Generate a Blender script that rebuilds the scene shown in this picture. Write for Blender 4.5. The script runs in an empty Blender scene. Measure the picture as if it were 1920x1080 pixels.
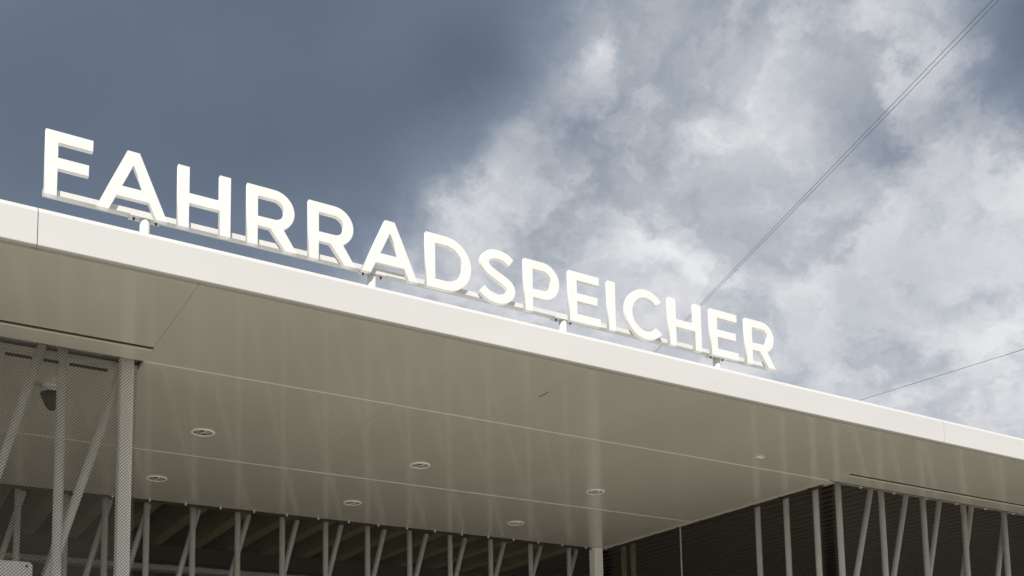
import bpy, bmesh, math, random
from mathutils import Vector, Matrix
random.seed(7)
D = bpy.data
SC = bpy.context.scene
COL = SC.collection

# ------------------------------------------------------------------ camera, sky, sun, exposure
EYE = 1.6                                   # eye height above the paving
cam_d = D.cameras.new('camera'); cam = D.objects.new('camera', cam_d); COL.objects.link(cam)
right = Vector((0.85368562, -0.52047505, -0.01807186))
up = Vector((-0.04443814, -0.10737426, 0.99322506))
fwd = Vector((0.51888931, 0.84709887, 0.11479281))
m = Matrix((right, up, -fwd)).transposed().to_4x4(); m.translation = (0, 0, EYE)
cam.matrix_world = m
cam_d.sensor_width = 36; cam_d.sensor_fit = 'HORIZONTAL'
cam_d.lens = 36 * 2005.0254 / 1920
cam_d.shift_x = (960 - 949.9236) / 1920     # perspective-corrected lens (rising front)
cam_d.shift_y = (1197.4517 - 540) / 1920
cam_d.clip_start = 0.05; cam_d.clip_end = 2000
SC.camera = cam

SUN_ELEV = math.radians(45)
SUN_AZ = math.radians(-32)                  # measured from the facade's outward normal (-Y) towards -X
to_sun = Vector((math.sin(SUN_AZ) * math.cos(SUN_ELEV), -math.cos(SUN_AZ) * math.cos(SUN_ELEV), math.sin(SUN_ELEV)))
EXPOSURE = 0.55
GAIN = 2 ** EXPOSURE

world = D.worlds.new('World'); SC.world = world; world.use_nodes = True
world.cycles.sampling_method = 'MANUAL'; world.cycles.sample_map_resolution = 256
nt = world.node_tree; N = nt.nodes; LK = nt.links; N.clear()

def nmath(op, a, b=None, c=None, clamp=False):
    n = N.new('ShaderNodeMath'); n.operation = op; n.use_clamp = clamp
    for i, v in enumerate((a, b, c)):
        if v is None: continue
        if isinstance(v, (int, float)): n.inputs[i].default_value = v
        else: LK.new(v, n.inputs[i])
    return n.outputs[0]

def nvec(op, a, b=None, scale=None):
    n = N.new('ShaderNodeVectorMath'); n.operation = op
    for i, v in enumerate((a, b)):
        if v is None: continue
        if isinstance(v, (tuple, list)): n.inputs[i].default_value = v
        else: LK.new(v, n.inputs[i])
    if scale is not None:
        if isinstance(scale, (int, float)): n.inputs['Scale'].default_value = scale
        else: LK.new(scale, n.inputs['Scale'])
    return n.outputs['Value'] if op in ('DOT_PRODUCT', 'LENGTH') else n.outputs['Vector']

def nnoise(vec, scale, detail, rough, dist=0.0, lac=2.0):
    n = N.new('ShaderNodeTexNoise'); n.inputs['Scale'].default_value = scale
    n.inputs['Detail'].default_value = detail; n.inputs['Roughness'].default_value = rough
    n.inputs['Distortion'].default_value = dist; n.inputs['Lacunarity'].default_value = lac
    LK.new(vec, n.inputs['Vector']); return n

CLOUDS_SMALL = [(0.426, 0.67, 0.608, 0.054), (0.484, 0.633, 0.605, -0.177), (0.538, 0.593, 0.599, 0.119), (0.589, 0.551, 0.591, -0.245), (0.636, 0.508, 0.581, -0.145), (0.658, 0.486, 0.575, -0.062), (0.679, 0.465, 0.568, 0.257), (0.709, 0.432, 0.558, -0.386), (0.191, 0.805, 0.562, 0.031), (0.253, 0.782, 0.569, 0.056), (0.315, 0.755, 0.575, 0.024), (0.377, 0.724, 0.578, 0.099), (0.438, 0.689, 0.577, -0.091), (0.491, 0.655, 0.575, 0.267), (0.531, 0.626, 0.571, 0.13), (0.622, 0.551, 0.557, 0.23), (0.678, 0.495, 0.543, 0.238), (0.704, 0.467, 0.535, 0.334), (0.724, 0.444, 0.528, -0.285), (0.135, 0.843, 0.52, 0.019), (0.426, 0.722, 0.545, -0.236), (0.479, 0.689, 0.544, -0.019), (0.551, 0.638, 0.538, -0.281), (0.617, 0.583, 0.529, 0.22), (0.665, 0.537, 0.519, -0.22), (0.693, 0.509, 0.511, -0.158), (0.743, 0.451, 0.495, 0.074), (0.275, 0.819, 0.504, -0.022), (0.459, 0.727, 0.51, 0.243), (0.64, 0.59, 0.493, 0.028), (0.707, 0.522, 0.477, -0.146), (0.346, 0.806, 0.479, 0.056), (0.387, 0.787, 0.481, -0.12), (0.436, 0.76, 0.482, 0.192), (0.499, 0.722, 0.48, -0.181), (0.566, 0.674, 0.475, 0.258), (0.628, 0.622, 0.468, -0.098), (0.701, 0.551, 0.453, 0.259), (0.723, 0.526, 0.447, 0.06), (0.472, 0.758, 0.451, 0.047), (0.682, 0.592, 0.43, 0.022), (0.749, 0.518, 0.413, -0.087), (0.402, 0.818, 0.41, 0.095), (0.517, 0.752, 0.409, 0.123), (0.571, 0.714, 0.406, -0.046), (0.615, 0.679, 0.402, -0.158), (0.649, 0.649, 0.397, 0.266), (0.675, 0.624, 0.393, -0.097), (0.7, 0.599, 0.389, -0.167), (0.745, 0.549, 0.379, -0.089), (0.79, 0.492, 0.367, 0.11), (0.607, 0.708, 0.362, 0.211), (0.692, 0.631, 0.351, -0.066), (0.722, 0.599, 0.346, 0.231), (0.736, 0.601, 0.311, 0.017), (0.784, 0.542, 0.301, 0.12)]
CLOUDS_LARGE = [(0.109, 0.83, 0.548, -0.069), (0.241, 0.787, 0.568, -0.036), (0.373, 0.716, 0.59, -0.189), (0.135, 0.769, 0.625, -0.024), (0.279, 0.711, 0.645, -0.101), (0.022, 0.858, 0.513, -0.073), (0.0, 0.814, 0.581, -0.019), (0.195, 0.847, 0.495, -0.084), (0.324, 0.799, 0.508, -0.031), (0.01, 0.904, 0.427, -0.101)]
CLOUDS_WISP = [(0.6014, 0.5663, 0.5636, 0.033), (0.622, 0.545, 0.5623, 0.033), (0.6375, 0.5206, 0.5679, 0.033), (0.6445, 0.5081, 0.5714, 0.033), (0.6491, 0.4989, 0.5743, 0.033), (0.4906, 0.6547, 0.575, 0.085), (0.4947, 0.6585, 0.5671, 0.085), (0.5825, 0.6248, 0.5199, 0.039), (0.5863, 0.6163, 0.5258, 0.039), (0.6133, 0.605, 0.5078, 0.039), (0.6414, 0.5787, 0.5037, 0.039), (0.647, 0.5692, 0.5073, 0.039), (0.4581, 0.7202, 0.521, 0.036), (0.4606, 0.711, 0.5313, 0.036), (0.4508, 0.7395, 0.4999, 0.036), (0.4385, 0.7553, 0.4872, 0.036), (0.4293, 0.7676, 0.476, 0.036), (0.4136, 0.7774, 0.474, 0.036), (0.5455, 0.6763, 0.4951, 0.042), (0.5544, 0.6773, 0.4836, 0.042), (0.561, 0.6787, 0.474, 0.042), (0.5658, 0.666, 0.4861, 0.042), (0.5272, 0.6896, 0.4966, 0.042), (0.4954, 0.6988, 0.5161, -0.033), (0.52, 0.687, 0.5076, -0.033), (0.4817, 0.6897, 0.5405, -0.033), (0.5668, 0.6522, 0.5034, -0.033), (0.5615, 0.6563, 0.504, -0.033), (0.6666, 0.5273, 0.5269, -0.029), (0.6806, 0.5187, 0.5175, -0.029), (0.6507, 0.5459, 0.5278, -0.029), (0.6772, 0.5618, 0.4752, -0.029), (0.6311, 0.606, 0.4842, -0.029), (0.6168, 0.6228, 0.4814, -0.029), (0.4271, 0.7436, 0.5144, -0.039), (0.4191, 0.7578, 0.5, -0.039), (0.4364, 0.7419, 0.509, -0.039)]


SEED_X, SEED_Y = 3.09, -7.85
tc = N.new('ShaderNodeTexCoord')
dirv = nvec('NORMALIZE', tc.outputs['Generated'])
sep = N.new('ShaderNodeSeparateXYZ'); LK.new(dirv, sep.inputs[0])
# the cloud deck: the view direction pierces a flat layer overhead
hz = nmath('ADD', nmath('MAXIMUM', sep.outputs[2], 0.0), 0.55)
deck = N.new('ShaderNodeCombineXYZ')
LK.new(nmath('DIVIDE', sep.outputs[0], hz), deck.inputs[0]); LK.new(nmath('DIVIDE', sep.outputs[1], hz), deck.inputs[1])
deck = deck.outputs[0]
warp_n = nnoise(deck, 6.5, 6, 0.64)
warp = nvec('SUBTRACT', warp_n.outputs['Color'], (0.5, 0.5, 0.5))
dw = nvec('NORMALIZE', nvec('ADD', dirv, nvec('SCALE', warp, scale=0.06)))
tone = None
for lst, sig in ((CLOUDS_SMALL, 0.052), (CLOUDS_LARGE, 0.13)):
    k = 1 / sig ** 2
    for (cx, cy, cz, w) in lst:
        e = nmath('EXPONENT', nmath('MULTIPLY_ADD', nvec('DOT_PRODUCT', dw, (cx, cy, cz)), k, -k))
        tone = nmath('MULTIPLY_ADD', e, w, 0.72 if tone is None else tone)
# finer billows, lit from the sun's side; calm inside the dark rain cloud
deckw = nvec('ADD', nvec('ADD', deck, (SEED_X, SEED_Y, 0.0)), nvec('SCALE', warp, scale=0.20))
lum_a = nnoise(deckw, 4.6, 6, 0.55).outputs[0]
lum_b = nnoise(nvec('ADD', deckw, (-0.030, -0.055, 0)), 4.6, 6, 0.55).outputs[0]
relief = nmath('SUBTRACT', lum_a, lum_b)
amp = N.new('ShaderNodeMapRange'); LK.new(tone, amp.inputs[0])
amp.inputs[1].default_value = 0.47; amp.inputs[2].default_value = 0.68; amp.inputs[3].default_value = 0.05; amp.inputs[4].default_value = 1.0
fine = nmath('SUBTRACT', nnoise(deckw, 17.0, 5, 0.62).outputs[0], 0.5)
puff = N.new('ShaderNodeMapRange'); puff.interpolation_type = 'SMOOTHSTEP'; LK.new(lum_a, puff.inputs[0])
puff.inputs[1].default_value = 0.42; puff.inputs[2].default_value = 0.60; puff.inputs[3].default_value = -0.5; puff.inputs[4].default_value = 0.5
det = nmath('ADD', nmath('MULTIPLY_ADD', puff.outputs[0], 0.12, nmath('MULTIPLY', fine, 0.09)), nmath('MULTIPLY', relief, 0.55))
tone = nmath('MULTIPLY_ADD', det, amp.outputs[0], tone)
# torn bright rims and dark pockets between the billows
wisp = None
for (cx, cy, cz, w) in CLOUDS_WISP:
    k = 1 / 0.0135 ** 2
    e = nmath('EXPONENT', nmath('MULTIPLY_ADD', nvec('DOT_PRODUCT', dw, (cx, cy, cz)), k, -k))
    wisp = nmath('MULTIPLY_ADD', e, w, 0.0 if wisp is None else wisp)
torn = N.new('ShaderNodeMapRange'); LK.new(lum_a, torn.inputs[0])
torn.inputs[1].default_value = 0.36; torn.inputs[2].default_value = 0.62; torn.inputs[3].default_value = 0.15; torn.inputs[4].default_value = 1.0
tone = nmath('MULTIPLY_ADD', wisp, torn.outputs[0], tone)
def lin(c): return tuple(((v / 255) / 12.92 if v / 255 <= 0.04045 else ((v / 255 + 0.055) / 1.055) ** 2.4) for v in c)
stops = [(0.36, (84, 95, 110)), (0.45, (107, 119, 135)), (0.56, (132, 143, 159)), (0.66, (163, 170, 180)), (0.76, (191, 195, 202)), (0.86, (216, 217, 221)), (0.99, (242, 242, 242))]
sky = N.new('ShaderNodeTexSky'); sky.sky_type = 'NISHITA'; sky.sun_disc = False
sky.sun_elevation = SUN_ELEV; sky.sun_rotation = math.atan2(to_sun.x, to_sun.y); sky.air_density = 1.0; sky.dust_density = 1.5
BG = 0.1
def clouds_over_sky(t):
    ramp = N.new('ShaderNodeValToRGB'); LK.new(t, ramp.inputs[0])
    el = ramp.color_ramp.elements
    while len(el) < len(stops): el.new(0.5)
    for e, (pos, c) in zip(el, stops):
        e.position = pos; e.color = (*lin(c), 1)
    cl = nvec('SCALE', ramp.outputs[0], scale=1 / (BG * GAIN))
    mix = N.new('ShaderNodeMix'); mix.data_type = 'RGBA'
    mix.inputs[0].default_value = 0.97          # cloud cover
    LK.new(sky.outputs[0], mix.inputs[6]); LK.new(cl, mix.inputs[7])
    bg = N.new('ShaderNodeBackground'); bg.inputs[1].default_value = BG; LK.new(mix.outputs[2], bg.inputs[0])
    return bg.outputs[0]
# beyond the modelled cloud bank the same broken overcast simply goes on
far_tone = nmath('MULTIPLY_ADD', det, 1.0, 0.72)
near = nmath('GREATER_THAN', nvec('DOT_PRODUCT', dirv, (0.459, 0.727, 0.510)), 0.62)
ms = N.new('ShaderNodeMixShader'); LK.new(near, ms.inputs[0])
LK.new(clouds_over_sky(far_tone), ms.inputs[1]); LK.new(clouds_over_sky(tone), ms.inputs[2])
wo = N.new('ShaderNodeOutputWorld'); LK.new(ms.outputs[0], wo.inputs[0])

sun_d = D.lights.new('sun', 'SUN'); sun_d.energy = 3.8; sun_d.angle = math.radians(0.6); sun_d.color = (1.0, 0.965, 0.91)
sun = D.objects.new('sun', sun_d); COL.objects.link(sun)
sun.rotation_euler = to_sun.to_track_quat('Z', 'Y').to_euler(); sun.location = (0, 0, 30)

SC.view_settings.view_transform = 'Standard'; SC.view_settings.look = 'None'
SC.view_settings.exposure = EXPOSURE; SC.view_settings.gamma = 1.0; SC.view_settings.use_curve_mapping = False
SC.cycles.max_bounces = 5; SC.cycles.diffuse_bounces = 4; SC.cycles.glossy_bounces = 2
SC.cycles.use_denoising = True

# ------------------------------------------------------------------ helpers
def material(name, col, rough=0.5, metal=0.0, coat=0.0, coat_rough=0.1, spec=0.5, var=0.0, var_scale=3.0, bump=0.0, bump_scale=40.0, stretch=(1, 1, 1), dirt=None):
    mt = D.materials.new(name); mt.use_nodes = True
    t = mt.node_tree; b = t.nodes['Principled BSDF']
    b.inputs['Base Color'].default_value = (*col, 1); b.inputs['Roughness'].default_value = rough
    b.inputs['Metallic'].default_value = metal; b.inputs['Coat Weight'].default_value = coat
    b.inputs['Coat Roughness'].default_value = coat_rough; b.inputs['Specular IOR Level'].default_value = spec
    if var or bump or dirt:
        tc = t.nodes.new('ShaderNodeTexCoord'); mp = t.nodes.new('ShaderNodeMapping')
        g = t.nodes.new('ShaderNodeNewGeometry'); t.links.new(g.outputs['Position'], mp.inputs[0])
        mp.inputs['Scale'].default_value = stretch
    if var:
        n = t.nodes.new('ShaderNodeTexNoise'); n.inputs['Scale'].default_value = var_scale; n.inputs['Detail'].default_value = 6
        n.inputs['Roughness'].default_value = 0.6
        t.links.new(mp.outputs[0], n.inputs['Vector'])
        r = t.nodes.new('ShaderNodeValToRGB'); t.links.new(n.outputs[0], r.inputs[0])
        r.color_ramp.elements[0].position = 0.3; r.color_ramp.elements[1].position = 0.7
        r.color_ramp.elements[0].color = (*[c * (1 - var) for c in col], 1)
        r.color_ramp.elements[1].color = (*[min(1, c * (1 + var * 0.6)) for c in col], 1)
        out = r.outputs[0]
        if dirt:
            n2 = t.nodes.new('ShaderNodeTexNoise'); n2.inputs['Scale'].default_value = dirt[0]; n2.inputs['Detail'].default_value = 8
            n2.inputs['Roughness'].default_value = 0.7; t.links.new(mp.outputs[0], n2.inputs['Vector'])
            mr = t.nodes.new('ShaderNodeMapRange'); t.links.new(n2.outputs[0], mr.inputs[0])
            mr.inputs[1].default_value = dirt[1]; mr.inputs[2].default_value = dirt[1] + 0.12; mr.inputs[4].default_value = dirt[2]
            mx = t.nodes.new('ShaderNodeMix'); mx.data_type = 'RGBA'; t.links.new(mr.outputs[0], mx.inputs[0])
            t.links.new(out, mx.inputs[6]); mx.inputs[7].default_value = (*dirt[3], 1); out = mx.outputs[2]
        t.links.new(out, b.inputs['Base Color'])
    if bump:
        n = t.nodes.new('ShaderNodeTexNoise'); n.inputs['Scale'].default_value = bump_scale; n.inputs['Detail'].default_value = 4
        t.links.new(mp.outputs[0], n.inputs['Vector'])
        bp = t.nodes.new('ShaderNodeBump'); bp.inputs['Strength'].default_value = bump; bp.inputs['Distance'].default_value = 0.01
        t.links.new(n.outputs[0], bp.inputs['Height']); t.links.new(bp.outputs[0], b.inputs['Normal'])
    return mt

M = {
 'fascia': material('fascia_paint', (0.505, 0.502, 0.488), 0.38, var=0.035, var_scale=1.6, stretch=(0.5, 1, 2.0), dirt=(9.0, 0.64, 0.22, (0.40, 0.37, 0.32)), bump=0.02, bump_scale=3),
 'soffit': material('soffit_paint', (0.575, 0.560, 0.495), 0.30, coat=0.58, coat_rough=0.06, var=0.05, var_scale=1.2, stretch=(1.2, 0.35, 1), bump=0.012, bump_scale=2.2),
 'trim': material('aluminium_trim', (0.72, 0.69, 0.62), 0.35),
 'joint': material('joint_sealant', (0.36, 0.35, 0.33), 0.6),
 'letter': material('letter_enamel', (0.635, 0.635, 0.625), 0.34, var=0.03, var_scale=7),
 'letter_side': material('letter_return', (0.84, 0.83, 0.80), 0.42),  # sides coloured lighter than the fronts to offset their shading
 'rail': material('rail_paint', (0.56, 0.56, 0.54), 0.45, var=0.05, var_scale=6),
 'galv': material('galvanised', (0.66, 0.67, 0.66), 0.45, metal=0.1, var=0.10, var_scale=18),
 'bolt': material('bolt_dark', (0.06, 0.055, 0.05), 0.5, metal=0.5),
 'post': material('post_paint', (0.88, 0.865, 0.83), 0.45, var=0.05, var_scale=8),
 'wire': material('mesh_wire', (0.10, 0.094, 0.08), 0.5),
 'track': material('track_dark', (0.05, 0.045, 0.035), 0.5, metal=0.2),
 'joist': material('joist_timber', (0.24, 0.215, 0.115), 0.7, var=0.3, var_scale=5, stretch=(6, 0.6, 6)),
 'rib': material('ribbed_ceiling', (0.05, 0.042, 0.03), 0.6, var=0.2, var_scale=3),  # ribs coloured dark to stand in for the hall's deep shade
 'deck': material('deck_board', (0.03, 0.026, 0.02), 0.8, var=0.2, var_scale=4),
 'slab': material('roof_membrane', (0.62, 0.62, 0.60), 0.8, var=0.15, var_scale=1),  # roof top made pale to bounce light up under the letters
 'dark': material('housing_black', (0.02, 0.02, 0.02), 0.5),
 'recess': material('lamp_recess', (0.10, 0.095, 0.085), 0.5),
 'lamp': material('lamp_reflector', (0.55, 0.53, 0.48), 0.25, metal=0.3),
 'rim': material('lamp_rim', (0.88, 0.87, 0.82), 0.35),
 'plate': material('plate_white', (0.82, 0.81, 0.79), 0.45),
 'cable': material('overhead_cable', (0.11, 0.12, 0.14), 0.5),
 'paving': material('paving_concrete', (0.40, 0.378, 0.322), 0.8, var=0.15, var_scale=0.8, bump=0.2, bump_scale=30),
}

# the soffit sheets are wiped unevenly: their gloss varies in soft smears
t = M['soffit'].node_tree; g_ = t.nodes.new('ShaderNodeNewGeometry'); mp_ = t.nodes.new('ShaderNodeMapping'); mp_.inputs['Scale'].default_value = (2.6, 0.7, 1)
n_ = t.nodes.new('ShaderNodeTexNoise'); n_.inputs['Scale'].default_value = 1.7; n_.inputs['Detail'].default_value = 7; n_.inputs['Roughness'].default_value = 0.65
r_ = t.nodes.new('ShaderNodeMapRange'); r_.inputs[1].default_value = 0.35; r_.inputs[2].default_value = 0.7; r_.inputs[3].default_value = 0.03; r_.inputs[4].default_value = 0.15
t.links.new(g_.outputs['Position'], mp_.inputs[0]); t.links.new(mp_.outputs[0], n_.inputs['Vector']); t.links.new(n_.outputs[0], r_.inputs[0])
t.links.new(r_.outputs[0], t.nodes['Principled BSDF'].inputs['Coat Roughness'])

def mesh_obj(name, verts, faces, mat, parent=None, smooth=False):
    me = D.meshes.new(name); me.from_pydata([tuple(v) for v in verts], [], faces); me.update()
    if mat: me.materials.append(M[mat] if isinstance(mat, str) else mat)
    if smooth:
        for p in me.polygons: p.use_smooth = True
    o = D.objects.new(name, me); COL.objects.link(o)
    if parent: o.parent = parent
    return o

def bm_obj(name, bm, mat, parent=None, smooth=False):
    bmesh.ops.recalc_face_normals(bm, faces=bm.faces)
    me = D.meshes.new(name); bm.to_mesh(me); bm.free()
    me.materials.append(M[mat])
    if smooth:
        for p in me.polygons: p.use_smooth = True
    o = D.objects.new(name, me); COL.objects.link(o)
    if parent: o.parent = parent
    return o

def box(name, x0, x1, y0, y1, z0, z1, mat, parent=None, bevel=0.0, seg=2):
    bm = bmesh.new(); bmesh.ops.create_cube(bm, size=1)
    for v in bm.verts:
        v.co = ((x0 + x1) / 2 + v.co.x * (x1 - x0), (y0 + y1) / 2 + v.co.y * (y1 - y0), (z0 + z1) / 2 + v.co.z * (z1 - z0))
    if bevel: bmesh.ops.bevel(bm, geom=bm.edges[:], offset=bevel, segments=seg, affect='EDGES', profile=0.5)
    return bm_obj(name, bm, mat, parent)

def add_tube(bm, a, b, r, n=10, r2=None):
    a, b = Vector(a), Vector(b); ax = (b - a).normalized()
    s = ax.orthogonal().normalized(); t = ax.cross(s); r2 = r if r2 is None else r2
    A = [bm.verts.new(a + (s * math.cos(2 * math.pi * i / n) + t * math.sin(2 * math.pi * i / n)) * r) for i in range(n)]
    B = [bm.verts.new(b + (s * math.cos(2 * math.pi * i / n) + t * math.sin(2 * math.pi * i / n)) * r2) for i in range(n)]
    for i in range(n):
        f = bm.faces.new((A[i], A[(i + 1) % n], B[(i + 1) % n], B[i])); f.smooth = True
    bm.faces.new(A[::-1]); bm.faces.new(B)

def tube(name, a, b, r, mat, parent=None, n=12):
    bm = bmesh.new(); add_tube(bm, a, b, r, n); return bm_obj(name, bm, mat, parent)

def empty(name, loc, label, cat, group=None):
    o = D.objects.new(name, None); COL.objects.link(o); o.empty_display_size = 0.2
    o.location = loc; o['label'] = label; o['category'] = cat
    if group: o['group'] = group
    EMPTIES.append(o); return o
EMPTIES = []

def tag(o, label, cat, group=None):
    o['label'] = label; o['category'] = cat
    if group: o['group'] = group
    return o

# measured levels and lines of the building (metres; z above the paving)
S = EYE + 2.400          # underside of the white soffit
TOP = EYE + 2.589        # upper edge of the fascia
YF = 5.0935              # fascia face
YG, YS = 6.085, 6.28     # proud strip in front of the mesh screens
Y1, Y2, Y3 = 6.3147, 8.1276, 9.6717
XL, XR = 1.383, 7.207    # sides of the entrance recess
X0, X1 = -6.5, 17.5      # length that is built
YB = 15.5                # rear of the hall

# ------------------------------------------------------------------ ground
g = mesh_obj('ground', [(-600, -600, -0.004), (600, -600, -0.004), (600, 600, -0.004), (-600, 600, -0.004)], [(0, 1, 2, 3)], 'paving'); g['kind'] = 'structure'

# ------------------------------------------------------------------ the building: roof, fascia, soffit, joists
B = empty('bicycle_station', (0, 0, 0), 'flat-roofed bicycle station with white fascia band and glossy beige soffit', 'building')
box('roof_slab', X0, XR + 0.25, YF + 0.06, Y3 + 0.15, S + 0.06, TOP - 0.03, 'slab', B)
box('roof_slab', XR + 0.25, X1, YF + 0.06, Y1 + 0.199, S + 0.06, TOP - 0.03, 'slab', B)
box('roof_slab', X0, XR + 0.25, Y3 + 0.16, YB + 0.6, EYE + 3.0, EYE + 3.12, 'slab', B)
box('roof_slab', XR + 0.26, X1, Y1 + 0.2, YB + 0.6, EYE + 3.0, EYE + 3.12, 'slab', B)
box('upstand_wall', X0, XR + 0.24, Y3 + 0.151, Y3 + 0.20, S + 0.17, EYE + 2.999, 'slab', B)
box('upstand_wall', XR + 0.25, X1, Y1 + 0.20, Y1 + 0.25, TOP - 0.029, EYE + 2.999, 'slab', B)
box('upstand_wall', XR + 0.20, XR + 0.245, Y1 + 0.26, Y3 + 0.15, TOP - 0.029, EYE + 2.999, 'slab', B)

# fascia cassettes: a folded sheet with soft upper edge, joints 6.51 m apart
def fascia(xa, xb):
    prof = []
    r1, r2 = 0.016, 0.006
    prof += [(YF + 0.075, TOP - 0.010), (YF + 0.019, TOP), (YF + 0.016, TOP - 0.0005), (YF + 0.0140, TOP - 0.0020), (YF + 0.0010, TOP - 0.0225), (YF, TOP - 0.0260)]
    for i in range(5):
        a = math.radians(180 + i * 90 / 4)
        prof.append((YF + r2 + r2 * math.cos(a), S + r2 + r2 * math.sin(a)))
    prof.append((YF + 0.028, S)); prof.append((YF + 0.028, S + 0.028)); prof.append((YF + 0.075, S + 0.028))
    n = len(prof)
    xs = [xa, xb]
    v = [(x, y, z) for x in xs for (y, z) in prof]
    f = [(i, i + 1, n + i + 1, n + i) for i in range(n - 1)]
    f += [tuple(range(n))[::-1], tuple(range(n, 2 * n))]
    o = mesh_obj('fascia_panel', v, f, 'fascia', B)
    return o
JX = [X0, -5.882, 0.628, 7.138, 13.648, X1]
for a, b in zip(JX[:-1], JX[1:]): fascia(a + 0.0018, b - 0.0018)
for x in JX[1:-1]:
    box('joint_cover', x - 0.0017, x + 0.0017, YF + 0.016, YF + 0.06, S + 0.002, TOP - 0.018, 'joint', B)
box('shade_filler', X0, X1, YF + 0.029, YF + 0.058, S + 0.029, S + 0.05, 'track', B)  # solid dark strip that paints the shade inside the fascia groove

# soffit: separate panels butted with fine joints
def panel(xa, xb, ya, yb, dz=0.0):
    g = 0.0009
    return box('soffit_panel', xa + g, xb - g, ya + g, yb - g, S + dz, S + 0.028 + dz, 'soffit', B, bevel=0.0007, seg=1)
row0 = [X0, -5.9, -3.45, -1.03, XL, 3.79, 6.265, 8.72, 11.17, 13.62, 16.07, X1]
for a, b in zip(row0[:-1], row0[1:]):
    outer = b <= XL + 0.01 or a >= XR
    if a < XR < b: 
        panel(a, XR, YF + 0.058, Y1, random.uniform(0, .0008)); panel(XR, b, YF + 0.058, YG - 0.012, 0); continue
    panel(a, b, YF + 0.058, YG - 0.012 if outer else Y1, random.uniform(0, .0010))
for ya, yb in ((Y1, Y2), (Y2, Y3)):
    cols = [XL, 3.005, 4.602, 6.2, XR] 
    for a, b in zip(cols[:-1], cols[1:]): panel(a, b, ya, yb, random.uniform(0, .0010))
for ya, yb in ((Y1 + 0.16, Y2), (Y2, Y3)):
    for a, b in ((X0, -5.0), (-5.0, -3.4), (-3.4, -1.8), (-1.8, -0.21), (-0.21, XL)): panel(a, b, ya, yb, random.uniform(0, .0010))
# thin proud joint strips along the length
box('joint_trim', XL, XR, Y1 - 0.003, Y1 + 0.003, S - 0.0027, S + 0.002, 'trim', B)
box('joint_trim', X0, XR, Y2 - 0.003, Y2 + 0.003, S - 0.0027, S + 0.002, 'trim', B)
# one joint has opened a little
box('joint_gap', 3.788, 3.794, 5.61, 5.72, S - 0.0006, S + 0.004, 'track', B)
# proud strips in front of the screens, with a solid dark filler for the gap's shade
for xa, xb in ((X0, XL - 0.003), (XR + 0.003, X1)):
    box('screen_strip', xa, xb, YG + 0.012, YS, S - 0.012, S + 0.02, 'soffit', B, bevel=0.002, seg=1)
    box('shade_filler', xa, xb, YG - 0.004, YG + 0.0115, S - 0.003, S + 0.025, 'track', B)
# rear head trim of the recess and side head trim
box('head_trim', X0, XR - 0.15, Y3 + 0.002, Y3 + 0.03, S - 0.010, S + 0.05, 'track', B)
box('side_strip', XR + 0.002, XR + 0.10, Y1 + 0.02, Y3 - 0.02, S - 0.010, S + 0.03, 'soffit', B, bevel=0.002, seg=1)

# hall roof: boards over timber joists running front to back
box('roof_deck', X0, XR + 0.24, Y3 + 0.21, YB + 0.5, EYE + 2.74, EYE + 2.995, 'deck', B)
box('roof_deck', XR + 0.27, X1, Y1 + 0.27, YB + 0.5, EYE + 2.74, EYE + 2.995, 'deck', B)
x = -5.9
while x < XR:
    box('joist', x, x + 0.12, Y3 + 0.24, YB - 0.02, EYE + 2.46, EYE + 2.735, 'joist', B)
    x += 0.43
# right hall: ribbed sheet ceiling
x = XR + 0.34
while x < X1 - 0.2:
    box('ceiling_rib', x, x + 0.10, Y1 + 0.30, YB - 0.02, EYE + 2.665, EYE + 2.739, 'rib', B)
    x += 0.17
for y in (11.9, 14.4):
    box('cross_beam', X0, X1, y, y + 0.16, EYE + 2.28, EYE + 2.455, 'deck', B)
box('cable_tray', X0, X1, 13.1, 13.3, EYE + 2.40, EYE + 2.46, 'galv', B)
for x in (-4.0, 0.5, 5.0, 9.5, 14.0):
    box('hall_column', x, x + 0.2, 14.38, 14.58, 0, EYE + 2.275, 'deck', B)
box('rear_wall', X0, X1, YB, YB + 0.12, 0, EYE + 2.739, 'deck', B)  # unseen wall, closed in full to keep light out of the hall
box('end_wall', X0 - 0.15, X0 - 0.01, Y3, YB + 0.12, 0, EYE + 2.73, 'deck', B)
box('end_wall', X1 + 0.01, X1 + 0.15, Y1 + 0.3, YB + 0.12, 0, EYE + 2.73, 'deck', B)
box('corner_post', 7.075, 7.19, Y3 - 0.06, Y3 + 0.05, 0, S - 0.001, 'post', B, bevel=0.006)

# ------------------------------------------------------------------ mesh screens
def wire_mesh(origin, u, n, W, H, parent, pitch=0.0135, r=0.0012):
    """diagonal woven wire, clipped to a W x H rectangle standing at origin along u; n is the outward normal"""
    origin, u, n = Vector(origin), Vector(u), Vector(n); z = Vector((0, 0, 1))
    v, f = [], []
    step = pitch * math.sqrt(2)
    for fam in (0, 1):
        off = n * (r * 0.7 if fam else -r * 0.7)
        c = -H if fam == 0 else 0.0
        end = W if fam == 0 else W + H
        while c < end:
            c += step
            if fam == 0:      # a = c + b
                b0, b1 = max(0, -c), min(H, W - c)
                if b1 - b0 < 0.004: continue
                P, Q = (c + b0, b0), (c + b1, b1)
            else:             # a = c - b
                b0, b1 = max(0, c - W), min(H, c)
                if b1 - b0 < 0.004: continue
                P, Q = (c - b0, b0), (c - b1, b1)
            p = origin + u * P[0] + z * P[1] + off; q = origin + u * Q[0] + z * Q[1] + off
            ax = (q - p).normalized(); s = ax.cross(n).normalized() * r; t = n * r
            i = len(v)
            for e in (p, q): v += [e + s, e + t, e - s, e - t]
            for k in range(4): f.append((i + k, i + (k + 1) % 4, i + 4 + (k + 1) % 4, i + 4 + k))
    o = mesh_obj('wire_mesh', v, f, 'wire', parent); o['kind'] = 'stuff'
    return o

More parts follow.
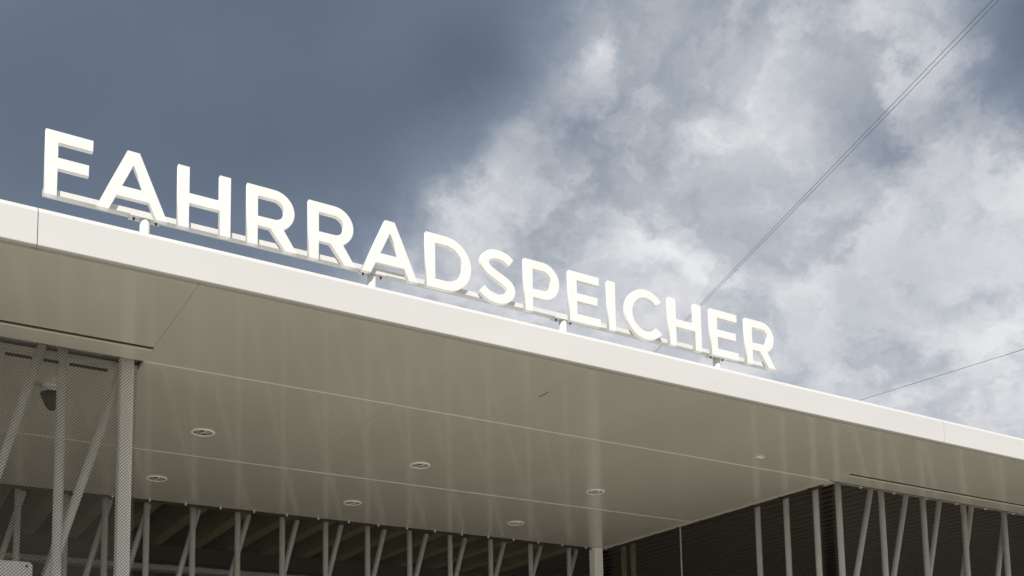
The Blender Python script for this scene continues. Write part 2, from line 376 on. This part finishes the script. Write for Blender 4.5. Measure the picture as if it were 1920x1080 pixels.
PR = 0.0275
def screen_posts(T, y, verts, slants, zt):
    for x in verts: tube('post', (x, y, 0), (x, y, zt), PR, 'post', T)
    for (xa, za, xb, zb) in slants:                 # two points on the brace; run it to the floor and the head
        k = (xb - xa) / (zb - za)
        x_low = xa + k * (0.0 - (za + EYE)); x_top = xa + k * (zt - (za + EYE))
        tube('brace', (x_low, y + 0.062, 0), (x_top, y + 0.062, zt), PR * 0.94, 'post', T)

def clips(T, pts, mat='track'):
    for (x, y, z) in pts: box('clip', x - 0.006, x + 0.006, y - 0.012, y + 0.012, z - 0.016, z + 0.004, mat, T)

# left of the entrance
T = empty('mesh_screen', (-2.5, 6.36, 0), 'fine wire mesh screen on slanted posts at the left, hiding a camera', 'screen', 'wire mesh screens')
wire_mesh((X0 + 0.2, 6.335, 0.03), (1, 0, 0), (0, -1, 0), 1.347 - (X0 + 0.2), S + 0.02, T)
box('head_track', X0 + 0.2, 1.345, 6.352, 6.372, S + 0.052, S + 0.075, 'track', T)
screen_posts(T, 6.41, [-3.6, -2.85, -2.1, -1.3, -0.6, 0.06, 0.47, 0.945],
             [(1.276, 2.34, 0.988, 1.343), (0.792, 2.254, 0.644, 1.703), (-0.30, 2.3, -0.52, 1.4), (-1.05, 2.3, -1.27, 1.4), (-1.85, 2.3, -2.07, 1.4), (-2.6, 2.3, -2.82, 1.4)], S + 0.05)
box('corner_post', 1.262, 1.340, 6.372, 6.45, 0, S + 0.05, 'post', T, bevel=0.012)
for xa, xb in ((0.10, 0.34), (0.42, 0.55), (0.64, 0.78), (0.84, 0.92), (0.98, 1.19)):
    box('head_slot', xa, xb, 6.375, 6.39, S - 0.075, S - 0.062, 'dark', T)

# rear of the recess
T = empty('mesh_screen', (3.5, 9.7, 0), 'long wire mesh screen across the back of the recess with leaning posts', 'screen', 'wire mesh screens')
wire_mesh((X0 + 0.2, Y3 + 0.035, 0.03), (1, 0, 0), (0, -1, 0), 7.07 - (X0 + 0.2), S - 0.04, T, pitch=0.014, r=0.0008)
back_v = [2.187, 2.601, 3.022, 3.459, 3.903, 4.353, 4.823, 5.297, 5.793, 6.305, 6.82]
back_v = [-4.9, -4.45, -4.0, -3.56, -3.12, -2.68, -2.24, -1.8, -1.36, -0.94, -0.52, -0.1, 0.32, 0.72, 1.12, 1.5, 1.83] + back_v
back_s = [(2.669, 2.392, 2.499, 1.763), (3.149, 2.393, 2.991, 1.826), (3.627, 2.376, 3.495, 1.84), (4.094, 2.387, 3.959, 1.86), (4.566, 2.379, 4.445, 1.897), (5.047, 2.382, 4.925, 1.934), (5.512, 2.387, 5.396, 1.969), (5.998, 2.374, 5.889, 2.007), (6.477, 2.376, 6.362, 2.043), (6.962, 2.371, 6.864, 2.082), (2.22, 2.39, 2.074, 1.875)]
back_s += [(x + 0.05, 2.39, x - 0.11, 1.8) for x in (-4.45, -3.56, -2.68, -1.8, -0.94, -0.1, 0.32, 0.72, 1.12, 1.5, 1.83)]
screen_posts(T, Y3 + 0.085, back_v, back_s, S - 0.012)
box('head_track', X0 + 0.2, 7.07, Y3 - 0.012, Y3 - 0.002, S - 0.026, S - 0.018, 'track', T)
clips(T, [(1.55 + 0.32 * i, Y3 - 0.004, S - 0.004) for i in range(18)], 'galv')

# right side of the recess
T = empty('mesh_screen', (7.24, 8.0, 0), 'dark wire mesh screen running front to back beside the pale corner post', 'screen', 'wire mesh screens')
wire_mesh((XR + 0.05, 6.45, 0.03), (0, 1, 0), (-1, 0, 0), 3.10, S - 0.05, T, pitch=0.014, r=0.0008)
for y in (9.42, 9.25): tube('post', (XR + 0.13, y, 0), (XR + 0.13, y, EYE + 2.60), 0.03, 'joist', T)
for y in (6.62, 6.98, 7.35): tube('post', (XR + 0.16, y, 0), (XR + 0.16, y, EYE + 2.60), PR, 'post', T)
tube('post', (XR + 0.03, 8.33, 0), (XR + 0.03, 8.33, S - 0.011), 0.008, 'galv', T, n=8)
box('head_track', XR + 0.03, XR + 0.042, Y1 + 0.1, Y3 - 0.08, S - 0.034, S - 0.0105, 'track', T)
for i in range(9): box('clip', XR + 0.008, XR + 0.030, 6.55 + 0.36 * i, 6.57 + 0.36 * i, S - 0.045, S - 0.0105, 'track', T)

# right of the entrance
T = empty('mesh_screen', (11, 6.36, 0), 'wire mesh screen with leaning posts at the right under the fascia', 'screen', 'wire mesh screens')
wire_mesh((7.262, 6.335, 0.03), (1, 0, 0), (0, -1, 0), X1 - 0.2 - 7.262, S - 0.02, T, pitch=0.0135, r=0.0009)
box('head_track', 7.262, X1 - 0.2, YS + 0.004, YS + 0.03, S - 0.006, S + 0.05, 'track', T)
fr_v = [7.425, 8.0, 8.59, 9.2, 9.85, 10.5, 11.15, 11.8, 12.45, 13.1, 13.75, 14.4, 15.05, 15.7, 16.35]
fr_s = [(7.929, 2.417, 7.675, 1.603), (8.42, 2.409, 8.184, 1.642), (8.914, 2.413, 8.698, 1.681), (9.409, 2.415, 9.208, 1.719)] + [(x + 0.1, 2.41, x - 0.1, 1.7) for x in fr_v[4:]]
screen_posts(T, 6.41, fr_v, fr_s, S + 0.05)
clips(T, [(7.62 + 0.45 * i, 6.32, S - 0.004) for i in range(20)], 'galv')

# ------------------------------------------------------------------ lettering on the roof
SIGN = empty('roof_sign', (3.1, 5.3, TOP), 'raised white capital letters spelling FAHRRADSPEICHER on a rail above the fascia', 'sign')
YL = 5.2617; ZB = EYE + 2.748; CH = 0.331; W = 0.0575; DEPTH = 0.029

def arc(cx, cz, rx, rz, a0, a1, n=18):
    return [(cx + rx * math.cos(math.radians(a0 + (a1 - a0) * i / n)), cz + rz * math.sin(math.radians(a0 + (a1 - a0) * i / n))) for i in range(n + 1)]

def stroke(pts, w):
    """closed outline of a constant-width stroke along a smooth path"""
    P = [Vector((a, b)) for a, b in pts]; Q = []
    for i in range(len(P) - 1):                       # Catmull-Rom
        p0 = P[i - 1] if i else P[0] * 2 - P[1]; p1, p2 = P[i], P[i + 1]
        p3 = P[i + 2] if i + 2 < len(P) else P[i + 1] * 2 - P[i]
        for k in range(8):
            t = k / 8
            Q.append(0.5 * ((2 * p1) + (p2 - p0) * t + (2 * p0 - 5 * p1 + 4 * p2 - p3) * t * t + (3 * p1 - p0 - 3 * p2 + p3) * t ** 3))
    Q.append(P[-1]); L, R_ = [], []
    for i, q in enumerate(Q):
        d = (Q[min(i + 1, len(Q) - 1)] - Q[max(i - 1, 0)]).normalized(); n = Vector((-d.y, d.x)) * w / 2
        L.append(tuple(q + n)); R_.append(tuple(q - n))
    return L + R_[::-1]

def make_letter(ch, loops):
    cu = D.curves.new('letter_outline', 'CURVE'); cu.dimensions = '2D'; cu.fill_mode = 'BOTH'
    cu.extrude = DEPTH / 2 - 0.0012; cu.bevel_depth = 0.0012; cu.bevel_resolution = 1; cu.offset = -0.0012
    for lp in loops:
        s = cu.splines.new('POLY'); s.points.add(len(lp) - 1); s.use_cyclic_u = True
        for pt, (a, b) in zip(s.points, lp): pt.co = (a, b, 0, 1)
    tmp = D.objects.new('tmp', cu); COL.objects.link(tmp)
    dg = bpy.context.evaluated_depsgraph_get()
    me = D.meshes.new_from_object(tmp.evaluated_get(dg)); D.objects.remove(tmp); D.curves.remove(cu)
    me.transform(Matrix.Translation((0, YL + DEPTH / 2, ZB)) @ Matrix.Rotation(math.radians(90), 4, 'X'))
    me.materials.clear(); me.materials.append(M['letter']); me.materials.append(M['letter_side'])
    for p in me.polygons:
        p.material_index = 0 if p.normal.y < -0.5 else 1
    me.name = 'letter'
    o = D.objects.new('letter', me); COL.objects.link(o); o.parent = SIGN
    o['label'] = 'white raised letter ' + ch
    return o

def L_F(x0, x1, xm): return [[(x0, 0), (x0, CH), (x1, CH), (x1, CH - .057), (x0 + W, CH - .057), (x0 + W, .197), (xm, .197), (xm, .141), (x0 + W, .141), (x0 + W, 0)]]
def L_E(x0, x1): return [[(x0, 0), (x0, CH), (x1 - .008, CH), (x1 - .008, CH - .056), (x0 + W, CH - .056), (x0 + W, .192), (x1 - .022, .192), (x1 - .022, .138), (x0 + W, .138), (x0 + W, .054), (x1, .054), (x1, 0)]]
def L_H(x0, x1): return [[(x0, 0), (x0, CH), (x0 + W, CH), (x0 + W, .190), (x1 - W, .190), (x1 - W, CH), (x1, CH), (x1, 0), (x1 - W, 0), (x1 - W, .135), (x0 + W, .135), (x0 + W, 0)]]
def L_I(x0, x1): return [[(x0, 0), (x0, CH), (x1, CH), (x1, 0)]]
def L_A(x0, a0, a1, x1, b0=.072, b1=.130, foot=.058):
    ap = (a0 + a1) / 2; zi = .258
    li = lambda z: x0 + foot + (ap - x0 - foot) * z / (zi)          # inner edges
    ri = lambda z: x1 - foot + (ap - x1 + foot) * z / (zi)
    return [[(x0, 0), (a0, CH), (a1, CH), (x1, 0), (x1 - foot, 0), (ri(b0), b0), (li(b0), b0), (x0 + foot, 0)],
            [(ap, zi), (ri(b1), b1), (li(b1), b1)]]
def bowl(x0, x1, zb):
    ro = (CH - zb) / 2; ri = ro - .0555; c = (CH + zb) / 2
    rx = min(ro * 1.02, x1 - x0 - W)
    outer = arc(x1 - rx, c, rx, ro, 90, -90)
    inner = [(x0 + W, CH - .0565)] + arc(x1 - rx, c, rx - W, ri, 90, -90) + [(x0 + W, zb + .0545)]
    return outer, inner
def L_P(x0, x1):
    o, i = bowl(x0, x1, .092)
    return [[(x0, 0), (x0, CH)] + o + [(x0 + W, .092), (x0 + W, 0)], i]
def L_R(x0, x1, xf):
    o, i = bowl(x0, x1, .108)
    z_j = .122
    o2 = [q for q in o if not (q[1] < z_j and q[0] < x1 - .03)]
    o2 = [q for q in o2 if q[1] >= z_j]
    return [[(x0, 0), (x0, CH)] + o2 + [(xf - .076, z_j - .006), (xf, 0), (xf - .069, 0), (xf - .152, .108), (x0 + W, .108), (x0 + W, 0)], i]
def L_D(x0, x1):
    r = CH / 2; rx = 0.172
    return [[(x0, 0), (x0, CH)] + arc(x1 - rx, r, rx, r, 90, -90, 28), [(x0 + W, CH - .056)] + arc(x1 - rx, r, rx - W, r - .056, 90, -90, 28) + [(x0 + W, .056)]]
def L_C(x0):
    R_ = 0.1715; c = (x0 + R_, CH / 2)
    return [arc(c[0], c[1], R_, R_, 40, 320, 44) + arc(c[0], c[1], R_ - W, R_ - W, 317, 43, 44)]
S_PTS = [(3.305, .271), (3.272, .293), (3.222, .305), (3.170, .300), (3.128, .272), (3.120, .235), (3.141, .203), (3.190, .176), (3.243, .153), (3.287, .126), (3.302, .090), (3.279, .049), (3.228, .026), (3.174, .028), (3.130, .044), (3.098, .069)]
make_letter('F', L_F(.671, .888, .871))
make_letter('A', L_A(.909, 1.051, 1.110, 1.253, .081, .137))
make_letter('H', L_H(1.302, 1.575))
make_letter('R', L_R(1.664, 1.925, 1.941))
make_letter('R', L_R(2.007, 2.269, 2.283))
make_letter('A', L_A(2.317, 2.464, 2.523, 2.669, .066, .126))
make_letter('D', L_D(2.725, 3.024))
make_letter('S', [stroke(S_PTS, W)])
make_letter('P', L_P(3.402, 3.657))
make_letter('E', L_E(3.734, 3.974))
make_letter('I', L_I(4.039, 4.095))
make_letter('C', L_C(4.176))
make_letter('H', L_H(4.546, 4.827))
make_letter('E', L_E(4.916, 5.166))
make_letter('R', L_R(5.243, 5.512, 5.521))

RY = YL + DEPTH + 0.001; RZ0, RZ1 = EYE + 2.764, EYE + 2.795
rail_o = box('rail', 0.672, 5.505, RY, RY + 0.045, RZ0, RZ1, 'rail', SIGN, bevel=0.002, seg=1)
for x in (1.152, 2.402, 3.714, 5.003):
    p = tube('sign_post', (x, RY + 0.025, TOP - 0.04), (x, RY + 0.025, RZ0 - 0.006), 0.0245, 'galv', SIGN, n=20)
    box('saddle', x - 0.075, x + 0.075, RY - 0.004, RY + 0.054, RZ0 - 0.0055, RZ0 - 0.0003, 'rail', p)
    for sx in (-0.055, 0.055):
        bm = bmesh.new(); add_tube(bm, (x + sx, RY + 0.02, RZ0 - 0.019), (x + sx, RY + 0.02, RZ0 - 0.006), 0.0060, 6)
        bm_obj('bolt', bm, 'bolt', p)

# ------------------------------------------------------------------ downlights
def ring(bm, r0, r1, zt, zb, n=40):
    prof = [(r1, zt), (r1 - 0.002, zb + 0.002), (r1 - 0.005, zb), (r0 + 0.004, zb), (r0, zb + 0.003), (r0, zt)]
    R_ = [[bm.verts.new((r * math.cos(2 * math.pi * i / n), r * math.sin(2 * math.pi * i / n), z)) for (r, z) in prof] for i in range(n)]
    for i in range(n):
        for k in range(len(prof) - 1):
            bm.faces.new((R_[i][k], R_[i][k + 1], R_[(i + 1) % n][k + 1], R_[(i + 1) % n][k])).smooth = True
def make_downlight(loc, label):
    o = empty('downlight', loc, label, 'downlight', 'round twin-lamp downlights in the soffit')
    bm = bmesh.new(); ring(bm, 0.066, 0.086, 0.0, -0.007); bm_obj('rim', bm, 'rim', o)
    bm = bmesh.new(); add_tube(bm, (0, 0, -0.0022), (0, 0, -0.0005), 0.0655, 32); bm_obj('housing', bm, 'recess', o)
    for s in (-1, 1):
        c = Vector((s * 0.031, s * -0.010, 0))
        bm = bmesh.new(); ring(bm, 0.013, 0.026, -0.0025, -0.006, 20)
        bmesh.ops.translate(bm, vec=c, verts=bm.verts); l = bm_obj('lamp', bm, 'lamp', o)
    bm = bmesh.new(); add_tube(bm, (-0.012, 0.055, -0.0045), (0.012, -0.055, -0.0045), 0.004, 8); bm_obj('bridge', bm, 'rim', o)
    return o
for x, y, l in ((2.062, 7.504, 'round twin downlight nearest the left mesh screen, front row'),
                (3.829, 7.545, 'round twin downlight in the middle of the front row'),
                (5.609, 7.585, 'round twin downlight at the right end of the front row'),
                (2.074, 8.915, 'small round downlight beside the left mesh screen, rear row'),
                (3.843, 8.950, 'round downlight in the middle of the rear row'),
                (5.637, 8.990, 'round downlight at the right end of the rear row, nearest the corner post')):
    make_downlight((x, y, S - 0.0004), l)

# ------------------------------------------------------------------ small fittings
sp = box('stray_mark_plate', 6.085, 6.160, 6.040, 6.075, S - 0.010, S - 0.0005, 'plate', None, bevel=0.003)  # added plate standing for a stray white mark, not a known fitting
tag(sp, 'tiny white plate added for a stray mark on the soffit near the right screen', 'stray_mark')

sc_ = empty('security_camera', (0.965, 7.0, S), 'dark security camera hanging behind the left mesh screen', 'camera')
bm = bmesh.new(); add_tube(bm, (0, 0, 0), (0, 0, -0.012), 0.045, 24); bm_obj('base', bm, 'rim', sc_)
bm = bmesh.new(); add_tube(bm, (0.03, 0.0, -0.03), (0.0, 0.0, -0.054), 0.034, 20, 0.055); bm_obj('hood', bm, 'rim', sc_)
tube('arm', (0, 0, -0.012), (0, 0, -0.03), 0.016, 'dark', sc_)
bm = bmesh.new(); add_tube(bm, (0, 0, -0.055), (0.01, -0.01, -0.135), 0.058, 24, 0.036); bm_obj('housing', bm, 'dark', sc_)
bm = bmesh.new(); bmesh.ops.create_uvsphere(bm, u_segments=20, v_segments=10, radius=0.033); bmesh.ops.translate(bm, vec=(0.01, -0.01, -0.133), verts=bm.verts)
bm_obj('lens_dome', bm, 'dark', sc_, smooth=True)

pl = empty('notice_plate', (0.5, 6.47, EYE + 0.6), 'white metal plate with bolt holes behind the left mesh screen', 'plate')
bm = bmesh.new(); bmesh.ops.create_cube(bm, size=1)
for v in bm.verts: v.co = (v.co.x * 0.66, v.co.y * 0.006, v.co.z * 1.14)
bmesh.ops.bevel(bm, geom=[e for e in bm.edges if abs(e.verts[0].co.y - e.verts[1].co.y) > 0.001], offset=0.012, segments=3, affect='EDGES')
bm_obj('panel', bm, 'plate', pl)
for sx in (-0.30, 0.30):
    for sz in (-0.54, 0.46, 0.545):
        bm = bmesh.new(); add_tube(bm, (sx, -0.0075, sz), (sx, -0.0035, sz), 0.007, 10); bm_obj('bolt', bm, 'bolt', pl)

# ------------------------------------------------------------------ overhead wires, level above the street
def wire(x0, y0, z0, x1, y1, z1, ya, yb, r, label, group=None, sag=0.0):
    k = (x1 - x0) / (y1 - y0); kz = (z1 - z0) / (y1 - y0)
    bm = bmesh.new(); n = 24; prev = None
    pts = []
    for i in range(n + 1):
        y = ya + (yb - ya) * i / n
        pts.append((x0 + k * (y - y0), y, z0 + kz * (y - y0)))
    for a, b in zip(pts[:-1], pts[1:]): add_tube(bm, a, b, r, 6)
    return tag(bm_obj('overhead_wire', bm, 'cable'), label, 'wire', group)
def at(v, z):      # a direction from the eye, followed up to height z
    s = (z - EYE) / v[2]; return (v[0] * s, v[1] * s, z)
ZW = 7.6
for (a, b, l) in (((16.89, 20, 10.24), (32.62, 20, 25.78), 'lower strand of the twin wire rising steeply behind the last letters'),
                  ((16.78, 20, 10.18), (32.38, 20, 25.765), 'upper strand of the twin wire rising steeply behind the last letters')):
    p0, p1 = at(a, ZW), at(b, ZW)
    wire(*p0, *p1, -14, 24, 0.0030, l)
p0, p1 = at((24.47, 20, 10.21), ZW), at((32.49, 20, 13.24), ZW)
wire(*p0, *p1, -14, 26, 0.0042, 'single thin wire crossing the sky low at the right edge')

# move the Empties' children so that they keep their world places
bpy.context.view_layer.update()
for o in EMPTIES:
    if o.name.split('.')[0] in ('downlight', 'security_camera', 'notice_plate'): continue
    for c in o.children: c.matrix_parent_inverse = o.matrix_world.inverted()
